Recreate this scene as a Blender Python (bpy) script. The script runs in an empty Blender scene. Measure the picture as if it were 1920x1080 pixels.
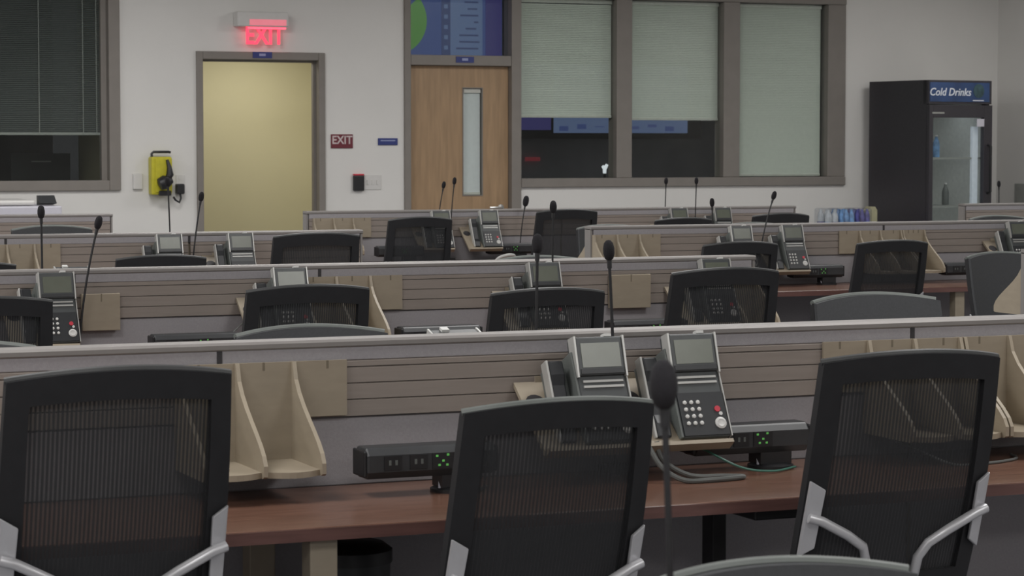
import bpy, math, random
from mathutils import Vector, Matrix
random.seed(7)
SC = bpy.context.scene
COL = SC.collection
PI = math.pi

# ------------------------------------------------------------------ camera
cam_d = bpy.data.cameras.new('camera')
cam = bpy.data.objects.new('camera', cam_d); COL.objects.link(cam)
cam.location = (0, 0, 1.58)
cam.rotation_euler = (math.radians(90 - 3.409), 0, -math.radians(22.938))
cam_d.sensor_width = 36.0
cam_d.lens = 36.0 * 4600 / 1920
cam_d.clip_end = 200
cam_d.dof.use_dof = True
cam_d.dof.focus_distance = 8.5
cam_d.dof.aperture_fstop = 14
SC.camera = cam

# ------------------------------------------------------------------ world, lights, exposure
w = bpy.data.worlds.new('world'); SC.world = w; w.use_nodes = True
w.node_tree.nodes['Background'].inputs[0].default_value = (0.5, 0.52, 0.55, 1)
w.node_tree.nodes['Background'].inputs[1].default_value = 0.05
SC.view_settings.view_transform = 'Standard'
SC.view_settings.look = 'None'
SC.view_settings.gamma = 1.0
SC.view_settings.use_curve_mapping = False
SC.view_settings.exposure = -0.42

def area(name, loc, sx, sy, power, col=(1, 0.985, 0.965), rot=(0, 0, 0)):
    l = bpy.data.lights.new(name, 'AREA'); l.shape = 'RECTANGLE'; l.size = sx; l.size_y = sy
    l.energy = power; l.color = col
    o = bpy.data.objects.new(name, l); COL.objects.link(o); o.location = loc; o.rotation_euler = rot
    return o
CEIL = 3.4
# rows of recessed ceiling lamps; those towards the drinks cooler are fewer and weaker
NEAR, FAR = (-2.5, 1.5, 5.5), (9.5, 13.5, 17.2)
for lx, pw, lys in ((-3.5, 70, NEAR + FAR), (0.5, 76, NEAR + FAR), (4.5, 72, NEAR + FAR), (8.5, 58, FAR), (11.0, 46, NEAR), (12.2, 46, FAR[1:])):
    for ly in lys:
        area('ceiling_lamp', (lx, ly, CEIL - 0.02), 1.2, 1.2, pw)
area('corridor_lamp', (6.4, 20.75, 2.55), 0.6, 0.4, 17, (1, 0.96, 0.86))

# ------------------------------------------------------------------ materials
def lin(c):
    return tuple(((v / 255) / 12.92 if v / 255 <= 0.04045 else ((v / 255 + 0.055) / 1.055) ** 2.4) for v in c)
MATS = {}
def mat(name, col, rough=0.6, metal=0.0, var=0.06, scale=30.0, stretch=(1, 1, 1), bump=0.0, bscale=200.0, emit=None, spec=0.5):
    m = bpy.data.materials.new(name); m.use_nodes = True; nt = m.node_tree; N = nt.nodes; L = nt.links
    b = N['Principled BSDF']
    b.inputs['Roughness'].default_value = rough; b.inputs['Metallic'].default_value = metal
    b.inputs['Specular IOR Level'].default_value = spec
    tc = N.new('ShaderNodeTexCoord'); mp = N.new('ShaderNodeMapping'); mp.inputs['Scale'].default_value = stretch
    L.new(tc.outputs['Object'], mp.inputs['Vector'])
    nz = N.new('ShaderNodeTexNoise'); nz.inputs['Scale'].default_value = scale; nz.inputs['Detail'].default_value = 4
    L.new(mp.outputs[0], nz.inputs['Vector'])
    rp = N.new('ShaderNodeValToRGB')
    a = tuple(max(0, c * (1 - var)) for c in col); d = tuple(min(1, c * (1 + var)) for c in col)
    rp.color_ramp.elements[0].color = (*a, 1); rp.color_ramp.elements[1].color = (*d, 1)
    rp.color_ramp.elements[0].position = 0.3; rp.color_ramp.elements[1].position = 0.7
    L.new(nz.outputs['Fac'], rp.inputs[0]); L.new(rp.outputs[0], b.inputs['Base Color'])
    if bump:
        n2 = N.new('ShaderNodeTexNoise'); n2.inputs['Scale'].default_value = bscale
        L.new(mp.outputs[0], n2.inputs['Vector'])
        bp = N.new('ShaderNodeBump'); bp.inputs['Strength'].default_value = bump; bp.inputs['Distance'].default_value = 0.002
        L.new(n2.outputs['Fac'], bp.inputs['Height']); L.new(bp.outputs[0], b.inputs['Normal'])
    if emit:
        b.inputs['Emission Color'].default_value = (*emit[0], 1); b.inputs['Emission Strength'].default_value = emit[1]
    MATS[name] = m
    return m
mat('wall_paint', (0.745, 0.735, 0.71), 0.85, var=0.02, scale=2, bump=0.1, bscale=150)
mat('wall_plain_grey', (0.55, 0.54, 0.52), 0.85, var=0.02, scale=2)
mat('yellow_paint', (0.62, 0.575, 0.385), 0.8, var=0.02, scale=2)
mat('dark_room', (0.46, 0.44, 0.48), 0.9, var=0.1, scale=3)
mat('dark_green_panel', (0.075, 0.08, 0.07), 0.8)
mat('carpet', (0.24, 0.24, 0.255), 0.95, var=0.25, scale=120, bump=0.4, bscale=400)
mat('ceiling_tile', (0.72, 0.71, 0.69), 0.9, var=0.03, scale=40)
mat('frame_taupe', (0.232, 0.212, 0.192), 0.6, var=0.04, scale=8)
mat('door_oak', (0.37, 0.245, 0.14), 0.45, var=0.13, scale=5, stretch=(7, 7, 0.6), bump=0.05, bscale=60)
mat('blind_white', (0.80, 0.84, 0.77), 0.6, var=0.03)
mat('blind_grey', (0.105, 0.115, 0.112), 0.6, var=0.03)
mat('blind_bright', (0.86, 0.88, 0.90), 0.6, var=0.03)  # paler blind colour, standing in for screen light reflected in the door glass
mat('rail_pale', (0.56, 0.57, 0.52), 0.5)
mat('rail_grey', (0.30, 0.31, 0.29), 0.5)
mat('fabric_lilac', (0.348, 0.334, 0.350), 0.9, var=0.05, scale=160, bump=0.3, bscale=600)
mat('slat_beige', (0.285, 0.246, 0.218), 0.55, var=0.06, scale=10, stretch=(0.6, 8, 8))
mat('cap_metal', (0.255, 0.24, 0.23), 0.5, metal=0.15, var=0.03, scale=20)
mat('joint_dark', (0.035, 0.033, 0.036), 0.6)
mat('tan_laminate', (0.335, 0.285, 0.215), 0.5, var=0.05, scale=14, stretch=(1, 1, 3))
mat('cherry_top', (0.150, 0.077, 0.053), 0.27, var=0.22, scale=9, stretch=(0.7, 9, 9))
mat('cherry_edge', (0.15, 0.075, 0.065), 0.35, var=0.18, scale=9, stretch=(0.7, 9, 9))
mat('black_plastic', (0.017, 0.017, 0.019), 0.42, var=0.1)
mat('charcoal_plastic', (0.035, 0.037, 0.040), 0.42, var=0.1)
mat('seat_fabric', (0.02, 0.02, 0.023), 0.9, var=0.2, scale=200, bump=0.3, bscale=500)
mat('back_frame', (0.019, 0.019, 0.021), 0.65, var=0.1, spec=0.3)
mat('rim_dark', (0.045, 0.047, 0.048), 0.5, var=0.05)
mat('pad_grey', (0.050, 0.053, 0.057), 0.8, var=0.08, scale=120, bump=0.2, bscale=500)
mat('rim_grey', (0.15, 0.165, 0.155), 0.45, var=0.05)
mat('silver', (0.58, 0.58, 0.60), 0.38, metal=0.45, var=0.03)
mat('steel', (0.45, 0.45, 0.44), 0.3, metal=0.9, var=0.03)
mat('phone_slate', (0.066, 0.072, 0.074), 0.4, var=0.06)
mat('phone_dark', (0.022, 0.024, 0.027), 0.4, var=0.06)
mat('phone_side', (0.125, 0.138, 0.132), 0.45, var=0.05)
mat('phone_silver', (0.48, 0.48, 0.46), 0.35, metal=0.25, var=0.04)
mat('lcd', (0.13, 0.142, 0.112), 0.25, var=0.04, scale=20)
mat('key_white', (0.62, 0.62, 0.60), 0.4, var=0.03)
mat('led_red', (0.42, 0.03, 0.05), 0.4, emit=((1, 0.05, 0.09), 0.12))
mat('led_green', (0.1, 0.5, 0.1), 0.4, emit=((0.4, 1, 0.25), 0.14))
mat('foam_black', (0.014, 0.013, 0.016), 0.95, var=0.3, scale=400, bump=0.6, bscale=700)
mat('cooler_black', (0.033, 0.030, 0.037), 0.45, var=0.08)
mat('cooler_inside', (0.80, 0.81, 0.78), 0.6)
mat('cooler_blue', (0.022, 0.05, 0.13), 0.35, var=0.45, scale=4, emit=((0.02, 0.05, 0.16), 0.12))
mat('cooler_emblem', (0.04, 0.085, 0.10), 0.4, var=0.4, scale=20)
mat('cooler_glow', (0.6, 0.62, 0.65), 0.5, emit=((0.75, 0.85, 1.0), 0.22))
mat('sorter_slot', (0.19, 0.16, 0.115), 0.7)
mat('cooler_text', (0.6, 0.62, 0.65), 0.4, emit=((0.7, 0.75, 0.85), 0.12))
mat('white_plastic', (0.66, 0.65, 0.63), 0.5, var=0.02)
mat('pale_lilac_plastic', (0.55, 0.54, 0.60), 0.5, var=0.02)
mat('yellow_case', (0.55, 0.50, 0.03), 0.4, var=0.08)
mat('sign_maroon', (0.16, 0.022, 0.035), 0.5)
mat('sign_text', (0.62, 0.52, 0.52), 0.5)
mat('sign_blue', (0.03, 0.045, 0.20), 0.45)
mat('sign_text_blue', (0.30, 0.34, 0.55), 0.5)
mat('exit_red', (0.8, 0.05, 0.08), 0.4, emit=((1.0, 0.045, 0.09), 2.2))
mat('exit_spill', (0.8, 0.35, 0.38), 0.4, emit=((1.0, 0.16, 0.24), 0.55))  # emission stands in for red light on the housing face
mat('exit_strip', (0.9, 0.2, 0.25), 0.4, emit=((1.0, 0.10, 0.16), 2.0))
mat('reflect_blue', (0.02, 0.03, 0.08), 0.3, emit=((0.055, 0.085, 0.235), 0.62))  # emissive tints, from here on, for screens mirrored in the glass
mat('reflect_pale', (0.03, 0.05, 0.1), 0.3, emit=((0.125, 0.175, 0.315), 0.6))
mat('reflect_green', (0.03, 0.08, 0.02), 0.3, emit=((0.10, 0.26, 0.065), 0.6))
mat('reflect_violet', (0.02, 0.02, 0.06), 0.3, emit=((0.05, 0.045, 0.17), 0.6))
mat('reflect_text', (0.02, 0.02, 0.04), 0.3, emit=((0.05, 0.075, 0.19), 0.55))
mat('reflect_red', (0.1, 0.02, 0.03), 0.3, emit=((0.30, 0.03, 0.045), 0.35))
mat('glint_white', (0.5, 0.5, 0.5), 0.3, emit=((0.9, 0.95, 1), 0.9))  # glow for a mirrored lamp and a copier highlight
mat('water_clear', (0.55, 0.59, 0.61), 0.2, var=0.15, scale=25)
mat('water_blue', (0.17, 0.36, 0.66), 0.25, var=0.4, scale=22)
mat('water_violet', (0.09, 0.085, 0.32), 0.25, var=0.5, scale=22)
mat('cream_box', (0.42, 0.40, 0.26), 0.6, var=0.1)
mat('cord_grey', (0.10, 0.105, 0.10), 0.4)
mat('cord_green', (0.05, 0.16, 0.12), 0.4)
mat('cord_white', (0.55, 0.55, 0.53), 0.4)
def thin_glass(name, tint=(0.94, 0.96, 0.95), gl=0.025):
    m = bpy.data.materials.new(name); m.use_nodes = True; nt = m.node_tree; N = nt.nodes; L = nt.links
    N.remove(N['Principled BSDF'])
    t = N.new('ShaderNodeBsdfTransparent'); t.inputs[0].default_value = (*tint, 1)
    g = N.new('ShaderNodeBsdfGlossy'); g.inputs['Roughness'].default_value = 0.03
    nz = N.new('ShaderNodeTexNoise'); nz.inputs['Scale'].default_value = 1.5
    mr = N.new('ShaderNodeMapRange'); mr.inputs['To Min'].default_value = gl * 0.8; mr.inputs['To Max'].default_value = gl * 1.2
    L.new(nz.outputs['Fac'], mr.inputs['Value'])
    mx = N.new('ShaderNodeMixShader'); L.new(mr.outputs[0], mx.inputs[0]); L.new(t.outputs[0], mx.inputs[1]); L.new(g.outputs[0], mx.inputs[2])
    L.new(mx.outputs[0], N['Material Output'].inputs['Surface'])
    MATS[name] = m
thin_glass('glass'); thin_glass('wrap_film', (0.90, 0.91, 0.93), 0.10); thin_glass('cooler_glass', (0.93, 0.95, 0.95), 0.03)
def woven(name, pitch=0.0085):
    """black chair mesh: upright threads with open gaps between them"""
    m = bpy.data.materials.new(name); m.use_nodes = True; nt = m.node_tree; N = nt.nodes; L = nt.links
    b = N['Principled BSDF']; b.inputs['Base Color'].default_value = (0.026, 0.027, 0.029, 1); b.inputs['Roughness'].default_value = 0.75
    b.inputs['Specular IOR Level'].default_value = 0.25
    tc = N.new('ShaderNodeTexCoord'); sp = N.new('ShaderNodeSeparateXYZ'); L.new(tc.outputs['Object'], sp.inputs[0])
    mu = N.new('ShaderNodeMath'); mu.operation = 'MULTIPLY'; mu.inputs[1].default_value = 2 * PI / pitch; L.new(sp.outputs['X'], mu.inputs[0])
    sn = N.new('ShaderNodeMath'); sn.operation = 'SINE'; L.new(mu.outputs[0], sn.inputs[0])
    mr = N.new('ShaderNodeMapRange'); mr.inputs['From Min'].default_value = -1; mr.inputs['From Max'].default_value = 1
    mr.inputs['To Min'].default_value = 0.83; mr.inputs['To Max'].default_value = 0.99; L.new(sn.outputs[0], mr.inputs['Value'])
    t = N.new('ShaderNodeBsdfTransparent'); mx = N.new('ShaderNodeMixShader')
    L.new(mr.outputs[0], mx.inputs[0]); L.new(t.outputs[0], mx.inputs[1]); L.new(b.outputs[0], mx.inputs[2])
    L.new(mx.outputs[0], N['Material Output'].inputs['Surface'])
    MATS[name] = m
woven('chair_mesh')

# ------------------------------------------------------------------ mesh helpers
class MB:
    def __init__(s): s.v = []; s.f = []; s.sm = []
    def add(s, vs, fs, smooth=False):
        o = len(s.v); s.v += [tuple(p) for p in vs]; s.f += [tuple(i + o for i in f) for f in fs]; s.sm += [smooth] * len(fs); return s
    def box(s, x0, x1, y0, y1, z0, z1):
        return s.add([(x0, y0, z0), (x1, y0, z0), (x1, y1, z0), (x0, y1, z0), (x0, y0, z1), (x1, y0, z1), (x1, y1, z1), (x0, y1, z1)],
                     [(0, 3, 2, 1), (4, 5, 6, 7), (0, 1, 5, 4), (1, 2, 6, 5), (2, 3, 7, 6), (3, 0, 4, 7)])
    def prism(s, poly, axis, a, b):
        """polygon extruded along axis; poly in the other two axes in xyz order"""
        def P(p, t):
            return {'x': (t, p[0], p[1]), 'y': (p[0], t, p[1]), 'z': (p[0], p[1], t)}[axis]
        n = len(poly)
        vs = [P(p, a) for p in poly] + [P(p, b) for p in poly]
        fs = [tuple(range(n)), tuple(range(2 * n - 1, n - 1, -1))] + [(i, i + n, (i + 1) % n + n, (i + 1) % n) for i in range(n)]
        return s.add(vs, fs)
    def tube(s, pts, r, n=8):
        pts = [Vector(p) for p in pts]; rs = r if isinstance(r, (list, tuple)) else [r] * len(pts)
        vs = []
        ds = [(pts[min(i + 1, len(pts) - 1)] - pts[max(i - 1, 0)]).normalized() for i in range(len(pts))]
        ref = min((Vector(e) for e in ((1, 0, 0), (0, 1, 0), (0, 0, 1), (.6, .64, .48), (-.6, .64, .48))), key=lambda e: max(abs(d.dot(e)) for d in ds))
        for i, p in enumerate(pts):
            d = ds[i]; a = d.cross(ref).normalized(); b = d.cross(a).normalized()
            for k in range(n):
                t = 2 * PI * k / n; vs.append(p + (a * math.cos(t) + b * math.sin(t)) * rs[i])
        m = len(pts)
        fs = [(i * n + k, i * n + (k + 1) % n, (i + 1) * n + (k + 1) % n, (i + 1) * n + k) for i in range(m - 1) for k in range(n)]
        s.add(vs, fs, True)
        o = len(s.v) - len(vs)
        s.f += [tuple(o + k for k in range(n - 1, -1, -1)), tuple(o + (m - 1) * n + k for k in range(n))]; s.sm += [False, False]
        return s
    def lathe(s, prof, c=(0, 0, 0), n=16, M=None):
        vs = []
        for r, z in prof:
            for k in range(n):
                t = 2 * PI * k / n; p = Vector((r * math.cos(t), r * math.sin(t), z))
                if M is not None: p = M @ p
                vs.append(p + Vector(c))
        m = len(prof)
        fs = [(i * n + k, i * n + (k + 1) % n, (i + 1) * n + (k + 1) % n, (i + 1) * n + k) for i in range(m - 1) for k in range(n)]
        s.add(vs, fs, True)
        o = len(s.v) - len(vs)
        s.f += [tuple(o + k for k in range(n - 1, -1, -1)), tuple(o + (m - 1) * n + k for k in range(n))]; s.sm += [False, False]
        return s
    def xf(s, M):
        s.v = [tuple(M @ Vector(p)) for p in s.v]; return s
    def mesh(s, name, material):
        me = bpy.data.meshes.new(name); me.from_pydata(s.v, [], s.f)
        me.polygons.foreach_set('use_smooth', s.sm); me.materials.append(MATS[material]); me.update()
        if any(s.sm): me.set_sharp_from_angle(angle=math.radians(42))
        return me
    def build(s, name, material, parent=None, loc=(0, 0, 0), bevel=0.0):
        o = bpy.data.objects.new(name, s.mesh(name, material)); COL.objects.link(o); o.location = loc
        if parent is not None: o.parent = parent
        if bevel:
            b = o.modifiers.new('bevel', 'BEVEL'); b.width = bevel; b.segments = 2; b.limit_method = 'ANGLE'; b.angle_limit = math.radians(50)
        return o
def tag(o, label=None, cat=None, group=None, kind=None):
    if label: o['label'] = label
    if cat: o['category'] = cat
    if group: o['group'] = group
    if kind: o['kind'] = kind
    return o
def thing(name, label, cat, loc=(0, 0, 0), rz=0.0, group=None):
    o = bpy.data.objects.new(name, None); COL.objects.link(o); o.location = loc; o.rotation_euler = (0, 0, rz)
    o.empty_display_size = 0.1
    return tag(o, label, cat, group)
def struct(o): o['kind'] = 'structure'; return o
def sroot(name, loc=(0, 0, 0)):
    o = bpy.data.objects.new(name, None); COL.objects.link(o); o.location = loc; return struct(o)
def dup(root, loc, rz, label, group=None, lift=0.0, fixed=()):
    r = root.copy(); COL.objects.link(r); r.location = loc; r.rotation_euler = (0, 0, rz); r['label'] = label
    if group: r['group'] = group
    for ch in list(root.children):
        c = ch.copy(); COL.objects.link(c); c.parent = r
        if lift and not any(ch.name.startswith(k) for k in fixed): c.location.z += lift
        for g in list(ch.children):
            d = g.copy(); COL.objects.link(d); d.parent = c
    return r
def text_mesh(name, txt, size, material, parent, loc, shear=0.0, depth=0.002, rot=(PI / 2, 0, 0), sx=1.0, bold=0.0):
    cu = bpy.data.curves.new(name, 'FONT'); cu.body = txt; cu.size = size; cu.align_x = 'CENTER'; cu.align_y = 'CENTER'
    cu.shear = shear; cu.extrude = depth; cu.offset = bold; cu.resolution_u = 3
    t = bpy.data.objects.new(name, cu); COL.objects.link(t)
    dg = bpy.context.evaluated_depsgraph_get()
    me = bpy.data.meshes.new_from_object(t.evaluated_get(dg)); bpy.data.objects.remove(t)
    me.materials.clear(); me.materials.append(MATS[material])
    o = bpy.data.objects.new(name, me); COL.objects.link(o); o.parent = parent; o.location = loc; o.rotation_euler = rot; o.scale = (sx, 1, 1)
    return o

# ================================================================== SETTING
W0 = 20.0                      # room face of the back wall
WT = 0.16                      # its thickness
XL, XR, YF = -6.0, 13.54, -5.0
struct(MB().box(XL - .2, XR + .2, YF - .2, 26, -0.1, 0).build('floor', 'carpet'))
struct(MB().box(XL - .2, XR + .2, YF - .2, 26, CEIL, CEIL + .1).build('ceiling', 'ceiling_tile'))
struct(MB().box(XL - .2, XL, YF, 26, 0, CEIL).build('wall_left', 'wall_paint'))
struct(MB().box(XR, XR + .2, YF, W0, 0, CEIL).build('wall_right', 'wall_paint'))
struct(MB().box(XL, XR, YF - .2, YF, 0, CEIL).build('wall_front', 'wall_paint'))
# back wall with openings (x0, x1, z0, z1)
WIN1 = (1.9, 4.94, 1.178, 2.90)
DO1 = (5.592, 6.723, 0.0, 2.338)
DO2 = (7.447, 8.546, 0.0, 2.90)
WIN2 = (8.546, 11.845, 1.176, 2.90)
def wall_with_holes(x0, x1, z0, z1, y0, y1, holes):
    m = MB()
    xs = sorted({x0, x1, *[h[0] for h in holes], *[h[1] for h in holes]}); zs = sorted({z0, z1, *[h[2] for h in holes], *[h[3] for h in holes]})
    for i in range(len(xs) - 1):
        run = None
        for j in range(len(zs) - 1):
            cx, cz = (xs[i] + xs[i + 1]) / 2, (zs[j] + zs[j + 1]) / 2
            solid = not any(h[0] < cx < h[1] and h[2] < cz < h[3] for h in holes)
            if solid: m.box(xs[i], xs[i + 1], y0, y1, zs[j], zs[j + 1])
    return m
struct(wall_with_holes(XL, XR + .2, 0, CEIL, W0, W0 + WT, [WIN1, DO1, DO2, WIN2]).build('wall_back', 'wall_paint'))
# rooms beyond the wall
struct(MB().box(5.0, 7.4, 21.6, 21.7, 0, CEIL).build('wall_corridor', 'yellow_paint'))
struct(MB().box(4.96, 5.06, W0 + WT, 21.6, 0, CEIL).build('wall_corridor_left', 'yellow_paint'))
struct(MB().box(7.3, 7.42, W0 + WT, 21.6, 0, CEIL).build('wall_corridor_right', 'yellow_paint'))
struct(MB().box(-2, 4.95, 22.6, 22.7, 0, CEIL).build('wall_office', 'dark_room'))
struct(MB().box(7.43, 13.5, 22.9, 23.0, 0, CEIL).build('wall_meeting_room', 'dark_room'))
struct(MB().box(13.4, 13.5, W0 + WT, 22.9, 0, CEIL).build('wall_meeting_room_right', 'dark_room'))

FR = 'frame_taupe'
def frame_bar(parent, name, x0, x1, z0, z1, proud=0.03, y1=None):
    return MB().box(x0, x1, W0 - proud, (W0 + WT) if y1 is None else y1, z0, z1).build(name, FR, parent, bevel=0.006)
# ---- left window
wn = sroot('window_1')
frame_bar(wn, 'jamb', 4.845, 4.94, 1.178, 2.90); frame_bar(wn, 'jamb', 1.9, 2.0, 1.178, 2.90)
frame_bar(wn, 'sill', 2.0, 4.845, 1.178, 1.262); frame_bar(wn, 'head', 2.0, 4.845, 2.82, 2.90)
MB().box(4.80, 4.845, W0 + .06, W0 + .13, 1.262, 2.82).build('stop', FR, wn)
MB().box(2.0, 4.8, W0 + .08, W0 + .088, 1.262, 2.82).build('pane', 'glass', wn)
# ---- open doorway
d1 = sroot('door_1')
frame_bar(d1, 'jamb', 5.592, 5.648, 0, 2.338, .025); frame_bar(d1, 'jamb', 6.665, 6.723, 0, 2.338, .025)
frame_bar(d1, 'head', 5.648, 6.665, 2.272, 2.338, .025)
MB().box(6.645, 6.665, W0 + .07, W0 + .12, 0, 2.255).build('stop', FR, d1); MB().box(5.648, 5.66, W0 + .07, W0 + .12, 0, 2.255).build('stop', FR, d1)
MB().box(5.648, 6.665, W0 + .07, W0 + .12, 2.255, 2.272).build('stop', FR, d1)
# ---- wooden door with transom
d2 = sroot('door_2')
frame_bar(d2, 'jamb', 7.447, 7.505, 0, 2.90, .025); frame_bar(d2, 'jamb', 8.452, 8.546, 0, 2.90, .025)
frame_bar(d2, 'transom_bar', 7.505, 8.452, 2.245, 2.335, .02); frame_bar(d2, 'head', 7.505, 8.452, 2.84, 2.90, .02)
leaf = wall_with_holes(7.507, 8.448, 0.01, 2.243, W0 + .05, W0 + .095, [(8.018, 8.199, 1.111, 2.051)]).build('leaf', 'door_oak', d2)
MB().box(8.018, 8.199, W0 + .066, W0 + .072, 1.111, 2.051).build('lite', 'glass', leaf)
lf = MB()
for a in ((8.012, 8.020, 1.105, 2.057), (8.197, 8.205, 1.105, 2.057), (8.020, 8.197, 1.105, 1.113), (8.020, 8.197, 2.049, 2.057)):
    lf.box(a[0], a[1], W0 + .044, W0 + .1, a[2], a[3])
lf.build('lite_frame', FR, leaf)
MB().lathe([(0.028, 0), (0.028, 0.012), (0.012, 0.016), (0.012, 0.05)], (8.375, W0 + .05, 1.0), 14, Matrix.Rotation(PI / 2, 3, 'X')).tube([(8.375, W0, 1.0), (8.30, W0 - .005, 1.002), (8.255, W0 + .005, 1.0)], 0.010).build('lever_handle', 'steel', leaf)
MB().box(7.505, 8.452, W0 + .07, W0 + .078, 2.335, 2.84).build('pane', 'glass', d2)
# ---- three-light window
w2 = sroot('window_2')
frame_bar(w2, 'sill', 8.546, 11.845, 1.176, 1.256); frame_bar(w2, 'head', 8.546, 11.845, 2.855, 2.93)
PANES = [(8.556, 9.478), (9.632, 10.560), (10.728, 11.655)]
frame_bar(w2, 'mullion', 9.478, 9.632, 1.256, 2.855, .02); frame_bar(w2, 'mullion', 10.560, 10.728, 1.256, 2.855, .02); frame_bar(w2, 'jamb', 11.655, 11.845, 1.256, 2.855, .02)
for a, b in PANES: MB().box(a, b, W0 + .05, W0 + .058, 1.256, 2.855).build('pane', 'glass', w2)
def trimstrip(n, x0, x1): struct(MB().box(x0, x1, W0 - .012, W0, 0, .1).build('baseboard_back', 'joint_dark'))
trimstrip(1, XL, 5.592); trimstrip(2, 6.723, 7.447); trimstrip(3, 8.546, 13.53)

# ---- blinds (hanging behind the glass)
def blind(label, x0, x1, ztop, zbot, y, slat, rail, tilt, pitch, cords):
    t = thing('window_blind', label, 'blind', ((x0 + x1) / 2, y, zbot), 0, 'slatted window blinds')
    h = (x1 - x0) / 2; H = ztop - zbot
    m = MB(); n = int((H - .05) / pitch); d = pitch * 0.62
    for i in range(n):
        z = .028 + i * pitch; dy, dz = d * math.cos(tilt), d * math.sin(tilt)
        m.add([(-h, -dy, z - dz), (h, -dy, z - dz), (h, dy, z + dz), (-h, dy, z + dz)], [(0, 1, 2, 3)])
    tag(m.build('slats', slat, t), kind='stuff')
    MB().box(-h, h, -.012, .012, 0, .022).build('bottom_rail', rail, t, bevel=.003)
    MB().box(-h, h, -.02, .02, H - .035, H).build('head_rail', rail, t)
    for c in cords: MB().box(c - .003 - (x0 + x1) / 2, c + .003 - (x0 + x1) / 2, -.020, -.018, .01, H - .03).build('ladder_tape', rail, t)
    return t
blind('grey half-open slatted blind in the wide window beside the doorway', 2.02, 4.83, 2.81, 1.635, W0 + .115, 'blind_grey', 'rail_grey', 0.8, .0155, (2.6, 3.45, 4.293, 4.658, 4.77))
blind('pale blind stopping at a stepped rail, in the pane next to the wooden door', PANES[0][0] + .01, PANES[0][1] - .01, 2.85, 1.795, W0 + .085, 'blind_white', 'rail_pale', 0.9, .0155, ())
blind('pale blind raised above the dark half of the middle pane', PANES[1][0] + .01, PANES[1][1] - .01, 2.85, 1.775, W0 + .085, 'blind_white', 'rail_pale', 0.9, .0155, ())
blind('pale blind lowered fully to the sill in the pane toward the cooler', PANES[2][0] + .01, PANES[2][1] - .025, 2.85, 1.262, W0 + .085, 'blind_white', 'rail_pale', 0.9, .0155, ())
blind('narrow pale blind behind the slim glass of the wooden door', 8.03, 8.19, 2.045, 1.115, W0 + .083, 'blind_bright', 'rail_pale', 1.1, .0145, ())

# ================================================================== WALL THINGS
# lit exit sign
t = thing('exit_sign', 'red lit exit sign hanging from a white housing above the open doorway', 'exit sign', (6.14, W0, 2.40))
MB().box(-.225, .225, -.14, 0, .145, .27).build('housing', 'white_plastic', t, bevel=.012)
MB().box(-.12, .215, -.085, -.055, .128, .146).build('light_strip', 'exit_strip', t)
MB().box(-.12, .20, -.1445, -.138, .155, .205).build('red_spill_bar', 'exit_spill', t)  # glow stands in for red light the sign throws on its housing
MB().box(-.13, .19, -.073, -.067, -.01, .146).build('acrylic_panel', 'glass', t)
text_mesh('lettering', 'EXIT', .215, 'exit_red', t, (.03, -.078, .068), depth=.003, sx=.78, bold=.004)
t = thing('exit_plaque', 'small maroon plaque reading EXIT on the white wall between the doors', 'sign', (6.876, W0, 1.585))
MB().box(-.099, .099, -.012, 0, -.06, .06).build('plate', 'sign_maroon', t, bevel=.004)
text_mesh('lettering', 'EXIT', .098, 'sign_text', t, (0, -.013, .008), sx=.92, bold=.002)
t = thing('room_plaque', 'small blue room plaque on the wall beside the wooden door frame', 'sign', (7.295, W0, 1.582))
MB().box(-.09, .09, -.012, 0, -.03, .03).build('plate', 'sign_blue', t, bevel=.004)
MB().box(-.068, .066, -.0145, -.011, .004, .014).build('text_line', 'sign_text_blue', t)
for nm, x, z, lab in (('open doorway', 6.163, 2.312, 0), ('wooden door', 8.008, 2.297, 1)):
    t = thing('door_tag', 'tiny blue number tag stuck on the frame head over the ' + nm, 'sign', (x, W0 - (.025 if lab == 0 else .02), z))
    MB().box(-.084, .084, -.006, 0, -.026, .026).build('plate', 'sign_blue', t)
    MB().box(-.028, .028, -.008, -.005, -.009, .012).build('number_patch', 'sign_text_blue', t)
t = thing('card_reader', 'black card reader with a red light along its top edge', 'card reader', (7.022, W0, 1.232))
MB().box(-.048, .048, -.035, 0, -.073, .06).build('body', 'black_plastic', t, bevel=.008)
MB().box(-.046, .046, -.036, -.002, .06, .073).build('light_bar', 'led_red', t, bevel=.003)
t = thing('switch_plate', 'white switch plate beside the black card reader', 'switch', (7.155, W0, 1.232))
MB().box(-.078, .078, -.008, 0, -.064, .064).build('plate', 'white_plastic', t, bevel=.003)
for sx in (-.045, 0, .045): MB().box(sx - .008, sx + .008, -.014, -.006, -.02, .02).build('rocker', 'white_plastic', t)
t = thing('wall_box', 'plain white wall box left of the yellow lantern', 'wall box', (5.082, W0, 1.253))
MB().box(-.04, .04, -.03, 0, -.066, .066).build('case', 'white_plastic', t, bevel=.006)
t = thing('outlet_plate', 'white power outlet plate between the yellow lantern and the doorway frame', 'outlet', (5.452, W0, 1.25))
MB().box(-.04, .04, -.008, 0, -.055, .055).build('plate', 'white_plastic', t, bevel=.003)
for z in (-.025, .025): MB().box(-.016, .016, -.011, -.006, z - .014, z + .014).build('socket', 'white_plastic', t)
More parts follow.
